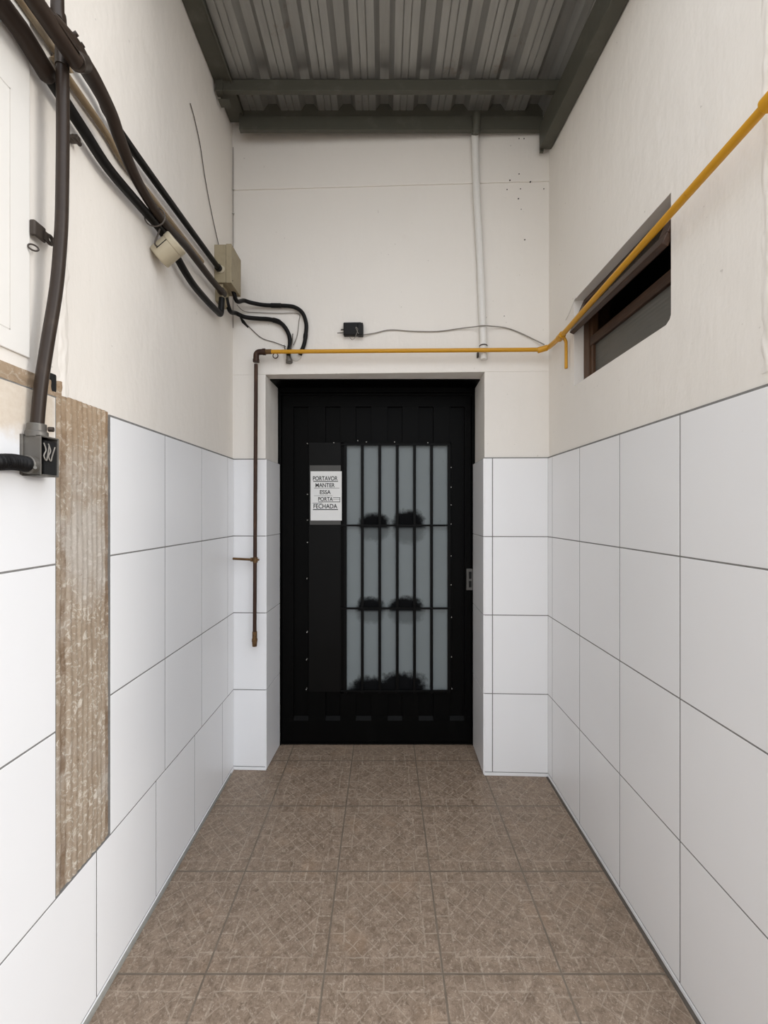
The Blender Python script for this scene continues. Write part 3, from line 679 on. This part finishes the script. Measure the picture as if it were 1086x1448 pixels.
# meter panel at the left edge, with hasp
PY1 = onL(43.5, 300, .006).y
tP = thing('meter_cabinet', (XL, PY1-.3, 1.756), 'white enamel cabinet door with hasp at the left edge of the left wall', 'cabinet')
m = MB(); m.box((XL+.0003, PY1-.62, 1.756), (XL+.005, PY1, 2.62)); dr = m.build('door', M['panel'], tP, bevel=.0025)
m = MB()
py0, pz0 = PY1-.55, 1.80; py1 = PY1-.052; pz1 = 2.33
for (a, b, c, d) in [(py0, py1, pz0, pz0+.0022), (py1-.0022, py1, pz0, pz1), (py0, py1, pz1-.0022, pz1)]: m.box((XL+.0045, a, c), (XL+.0054, b, d))
m.build('embossed_line', simple('panel_line_grey', (.66, .63, .58), .5, var=.1), dr)
tHz = onX(57, 327, XL+.018); hy = PY1
m = MB(); m.box((XL+.005, hy-.004, tHz.z-.018), (XL+.018, hy+.003, tHz.z+.018)); m.box((XL+.012, hy-.002, tHz.z-.018), (XL+.018, hy+.030, tHz.z+.018))
hs = m.build('hasp', M['dark_metal'], tP, bevel=.003)
m = MB(); c = Vector((XL+.018, hy+.040, tHz.z-.002)); m.ring(c, (1, 0, 0), .0090, .0045, 22, 8); m.box((XL+.014, hy+.022, tHz.z-.012), (XL+.021, hy+.034, tHz.z+.008)); m.build('hasp_eye', M['dark_metal'], tP, smooth=True)
m = MB(); m.ring(onX(47, 350, XL+.012), (.6, -.6, .4), .0095, .0020, 20, 6); m.build('lock_loop', M['dark_metal'], tP, smooth=True)

# round cream box hanging on the low run
ax = Vector((.78, -.05, .62)).normalized(); ctr = onX(237.5, 353.5, -.775)
tR = thing('junction_box', ctr, 'round cream plastic junction box under the conduits on the left wall', 'junction box')
m = MB(); m.tube([ctr-ax*.044, ctr-ax*.040, ctr+ax*.022], [.036, .039, .039], 28); m.build('body', M['beige_light'], tR, bevel=.002, smooth=True)
m = MB(); m.tube([ctr+ax*.0215, ctr+ax*.041, ctr+ax*.044], [.0405, .0405, .038], 28); m.build('lid', M['beige_light'], tR, bevel=.0015, smooth=True)
v = Vector((0, -1, 0)); v = (v-ax*v.dot(ax)).normalized(); w_ = ax.cross(v)
m = MB(); m.obox(ctr+v*.0382+ax*.0, ax, w_, v, .024, .0014, .0015); m.build('slot', M['void'], tR)
pw = onX(219, 345, -.79); m = MB(); m.tube(spline([ctr-ax*.035+Vector((0, 0, .028)), pw, pw+Vector((.004, .01, .035)), pw+Vector((.006, .02, .065))], 6), .0028, 8); m.build('hanging_wire', M['wire_dark'], tR, smooth=True)

# square beige box in the corner
qy0, qx1, qz0, qz1, qy1 = 2.02, onY(327.5, 360, 2.02).x, 2.515, 2.700, 2.150
tQ = thing('junction_box', (XL+.045, 2.08, qz0), 'square beige metal junction box high in the left corner', 'junction box')
lid = .028
m = MB(); m.box((XL, qy0, qz0), (qx1-lid, qy1, qz1)); m.build('body', M['beige'], tQ, bevel=.002)
m = MB(); m.box((qx1-lid+.0012, qy0-.0025, qz0-.0025), (qx1, qy1+.0025, qz1+.0025)); m.build('lid', M['beige'], tQ, bevel=.002)
m = MB(); p = onX(316, 381, XL+.045); p.y = qy0; m.cyl(p+Vector((-.012, .004, 0)), p+Vector((-.012, -.003, 0)), .019, 18); m.build('knockout', M['beige_light'], tQ, bevel=.001)
m = MB(); m.box((XL, qy0+.01, qz0-.085), (XL+.038, qy0+.095, qz0-.001)); m.build('lower_box', M['beige'], tQ, bevel=.002)
m = MB(); p = onX(327.6, 394, qx1); m.cyl((qx1-.003, qy0+.012, qz0+.015), (qx1+.0016, qy0+.012, qz0+.015), .003, 8); m.build('screw', M['dark_metal'], tQ)

# the two black hoses curling down to the pipe above the door
def hose(px, name, label, r, offs, extra=None):
    P = [onB(x, y, o) for (x, y), o in zip(px, offs)]
    if extra: P = extra + P
    t = thing(name, P[-1], label, 'hose'); L = spline(P, 7)
    m = MB(); m.tube(L, r, 14); m.build('hose', M['hose'], t, smooth=True); return t, P, L
e1 = [Vector((XL+.062, 2.105, qz0+.004)), Vector((XL+.068, 2.14, qz0-.030))]
t1, P1, L1 = hose([(345, 425), (355, 428), (375, 431.5), (405, 432.5), (418, 435), (428, 443), (433, 458), (432, 475), (430, 487), (424, 502)], 'hose', 'black hose leaving the beige box, upper and longer of two', .0105, [.055, .035, .022, .018, .018, .018, .018, .016, .016, .012], e1)
for (i0, i1) in ((30, 34), (62, 66)):
    m = MB(); m.tube(L1[i0:i1], .0122, 14); m.build('wrap', M['hose'], t1, smooth=True)
m = MB(); p = onB(419, 503, .002); m.cyl(p-BN*.002, p+BN*.006, .030, 22); m.build('white_rosette', M['room2'], t1, bevel=.002)
e2 = [Vector((XL+.036, 2.075, 2.47)), Vector((XL+.040, 2.12, 2.425))]
t2, P2, L2 = hose([(334, 443), (347, 448.5), (365, 450.5), (380, 451.5), (394, 455), (403, 463), (409, 475), (410, 487), (408, 497), (408, 507)], 'hose', 'black hose below the beige box, lower and shorter of two', .0112, [.055, .035, .022, .018, .018, .018, .018, .018, .018, .020], e2)
m = MB(); m.tube(L2[38:44], .0130, 14); m.build('wrap', M['hose'], t2, smooth=True)
q = P2[-1]; m = MB(); m.tube([q+Vector((0, 0, .012)), q+Vector((0, 0, -.002)), q+Vector((.002, 0, -.006)), q+Vector((.004, -.002, -.022))], [.0125, .013, .017, .018], 16); m.build('end_fitting', M['cast_grey'], t2, bevel=.001, smooth=True)
m = MB(); m.tube(spline([onB(402, 488, .012), onB(405, 500, .034), onB(412, 489, .036), onB(414, 472, .014)], 6), .0025, 8); m.build('tie_wire', M['wire_dark'], t2, smooth=True)

# ------------------------------------------------------------------ gas pipe: yellow run, rusty drop
RO = .045
gp = thing('gas_pipe', onB(560, 497, .03), 'yellow gas pipe across the right and end walls with a rusty brown drop', 'pipe')
j = onR(793, 476, RO); g0 = onR(1089, 143, RO+.006); f0 = Vector((j.x, -.6, g0.z))
m = MB(); m.tube([g0, j], .0115, 18); m.build('right_run', M['yellow'], gp, smooth=True)
d = (j-g0).normalized(); m = MB(); m.tube([g0-d*.045, g0-d*.02, g0-d*.0199, g0+d*.010], [.0165, .0165, .0185, .0185], 18); m.build('coupling', M['yellow'], gp, bevel=.002, smooth=True)
m = MB(); m.tube(fillet([g0, g0-d*.035, Vector((g0.x+.06, g0.y-.035, g0.z)), Vector((3.2, g0.y-.035, g0.z))], .02), .0115, 16); m.build('near_run', M['yellow'], gp, smooth=True)
BO = .052
k0, k1 = onB(764, 494.5, BO), onB(371, 497.5, BO)
mid = onB(776, 491, .062)
m = MB(); m.tube(fillet([j, mid, k0], .03), .0120, 18); m.build('bend', M['yellow'], gp, smooth=True)
m = MB(); m.tube([mid+(k0-mid)*.15, k0+(k0-mid)*.35], .0150, 18); m.build('elbow', M['yellow'], gp, bevel=.002, smooth=True)
m = MB(); m.tube([j-d*.022, j+d*.022], .0165, 18); m.build('tee', M['yellow'], gp, bevel=.002, smooth=True)
s0 = onR(797, 477, RO-.012); s1 = onR(800.5, 483, RO-.024); s2 = onR(800.5, 521, RO-.024)
m = MB(); m.tube(fillet([j, s0, s1, s2], .008), .0072, 12); m.build('drop_stub', M['yellow'], gp, smooth=True)
m = MB(); m.tube([k0, k1], .0105, 18); m.build('back_run', M['yellow'], gp, smooth=True)
c_ = onB(362.5, 498, BO); r1 = onB(362.0, 515, BO); r2 = onB(360.0, 905, BO)
m = MB(); m.tube([k1-BU*.004, onB(384, 497.3, BO)], .0126, 16); m.build('threaded_sleeve', M['brass'], gp, bevel=.001, smooth=True)
m = MB(); m.tube(fillet([onB(374, 497.6, BO), c_, onB(362.2, 510, BO)], .02), .0150, 18); m.build('corner_elbow', M['rust'], gp, smooth=True)
m = MB(); m.tube([onB(375.5, 497.6, BO), onB(371.5, 497.6, BO)], .0172, 18); m.build('elbow_collar', M['rust'], gp, bevel=.001); m = MB(); m.tube([onB(362.2, 508, BO), onB(362.2, 512, BO)], .0172, 18); m.build('elbow_collar', M['rust'], gp, bevel=.001)
m = MB(); m.tube([r1, r2], .0098, 16); put(m.build('brown_drop', M['rust'], gp, smooth=True), 'rusty brown vertical pipe')
m = MB(); m.tube([onB(360.2, 893, BO), onB(360.1, 903, BO), onB(360.1, 903.2, BO), onB(360, 907, BO), onB(360, 907.2, BO), onB(360, 914, BO)], [.0125, .0125, .0148, .0148, .0135, .0115], 16); m.build('end_cap', M['brass'], gp, bevel=.001, smooth=True)
bl = onB(329.5, 790, BO); br = onB(361, 791.5, BO)
m = MB(); m.tube([bl, br], .0066, 12); m.build('side_branch', M['brass'], gp, smooth=True)
m = MB(); m.tube([onB(354.5, 791.3, BO), onB(357.5, 791.3, BO)], .0110, 14); m.tube([onB(361, 788, BO), onB(361, 795.5, BO)], .0125, 14); m.tube([onB(361, 791.5, BO), onB(366.5, 791.5, BO)], .0055, 10); m.build('branch_tee', M['brass'], gp, bevel=.001, smooth=True)
m = MB(); m.ring(onB(389.5, 503, .022), BN, .0135, .0026, 22, 8); m.build('hook', M['rust'], gp, smooth=True)

# white conduit on the end wall
tW = thing('white_pipe', onB(684, 506, .015), 'white painted plastic pipe running up the end wall to the roof beam', 'pipe')
wp = [onB(671.5, 186, .028), onB(673.5, 264, .025), onB(678, 350, .022), onB(682.5, 460, .020), onB(684, 508, .020)]
m = MB(); m.tube(spline(wp, 5), .0185, 18); m.build('pipe', M['white_pvc'], tW, smooth=True)
tp = onY(671, 184, 2.155); m = MB(); m.tube([wp[0]-Vector((0, 0, .008)), Vector((wp[0].x, tp.y, tp.z)), Vector((wp[0].x, tp.y-.004, tp.z+.03)), Vector((wp[0].x, tp.y-.004, tp.z+.075))], [.0200, .0225, .0190, .0215], 14); m.build('top_socket', M['beam'], tW, bevel=.001, smooth=True)
m = MB(); p = onB(683.5, 489, .020); m.ring(p, (0, 0, 1), .0190, .0030, 20, 6); m.build('upper_tie', M['dark_metal'], tW, smooth=True)
m = MB(); p = onB(675.5, 502, .010); m.box((p.x-.004, p.y-.006, p.z-.014), (p.x+.006, p.y+.012, p.z+.014)); m.build('clip', M['dark_metal'], tW, bevel=.003)

# broken black socket and its cable
tS = thing('wall_socket', onB(500, 476, 0), 'small broken black socket box on the end wall above the door', 'socket')
a, b = bU(onB(486.5, 468)), bU(onB(511.5, 468)); zb_, zt = onB(500, 476.5).z, onB(500, 459).z
m = MB(); m.ubox(a, b, -.001, .030, zb_, zt); m.build('body', M['hose'], tS, bevel=.004)
m = MB(); m.ubox(b-.020, b+.010, .002, .034, zb_-.004, zt-.004); m.build('side_cover', M['blackpipe'], tS, bevel=.004)
m = MB(); m.tube([onB(488, 470.5, .018), onB(477, 471, .018)], .0022, 8); m.build('pin', M['dark_metal'], tS)
m = MB(); m.tube([onB(487, 466, .02), onB(482, 466.5, .02)], .0035, 8); m.build('pin', M['dark_metal'], tS)
m = MB(); m.tube(spline([onB(494, 476, .03), onB(498, 480.5, .032), onB(502, 477, .034), onB(506, 466, .037), onB(503, 463, .037), onB(507, 472, .037)], 6), .0014, 6); m.build('loose_wire', M['wire_grey'], tS, smooth=True)
wc = [(511, 474, .014), (530, 471, .006), (552, 466.5, .005), (585, 468.5, .005), (620, 468.5, .005), (650, 464.5, .008), (672, 462, .022), (682.5, 460.5, .0425), (693, 461, .022), (715, 463.5, .006), (735, 470.5, .006), (755, 480, .010), (770, 487.5, .022)]
Lw = spline([onB(*q) for q in wc], 6)
tw = thing('cable', Lw[len(Lw)//2], 'thin grey cable from the black socket across to the yellow pipe bend', 'cable')
m = MB(); m.tube(Lw, .0030, 8); m.build('wire', M['wire_grey'], tw, smooth=True)

def wire(pts, label, r, mat, group=None):
    L = spline(pts, 6); t = thing('cable', L[len(L)//2], label, 'cable'); m = MB(); m.tube(L, r, 8); m.build('wire', M[mat], t, smooth=True); return t
wire([onL(269, 146, .003), onL(275, 168, .004), (onL(283, 205, .004)), onL(290, 252, .004), onL(299, 300, .004), onL(309, 346, .006)], 'thin brown wire slanting down the left wall to the beige box', .0020, 'wire_dark')
cw = [Vector((XL+.006, DL-.010, z)) for z in (3.38, 3.2, 3.05, 2.85, 2.62, 2.40)]
tcw = wire(cw, 'thin dark wire running straight down the far left corner', .0014, 'wire_dark')
for z in (3.15, 3.02):
    m = MB(); m.ring(Vector((XL+.006, DL-.010, z)), (0, 0, 1), .0055, .0018, 14, 6); m.build('staple', M['wire_white'], tcw, smooth=True)
wire([onB(335, 431, .05), onB(345, 440, .012), onB(365, 442, .006), onB(395, 443, .006), onB(421.5, 443.5, .006), onB(422.5, 455, .006), onB(420, 475, .006), onB(415, 488, .010)], 'thin grey wire making a square loop between the two black hoses', .0020, 'wire_grey')
wire([onB(341, 450, .004), onB(353, 463, .005), onB(370, 478, .005), onB(388, 484, .005), onB(404, 490, .010)], 'thin dark wire sagging below the hoses towards the door corner', .0020, 'wire_dark')
wire([onB(795, 470, .0)+Vector((-.03, -.06, 0)), onR(803, 447, .012), onR(810, 430, .006), onR(814, 421, .004)], 'thin white wire from the pipe tee up to the window corner', .0018, 'wire_white')
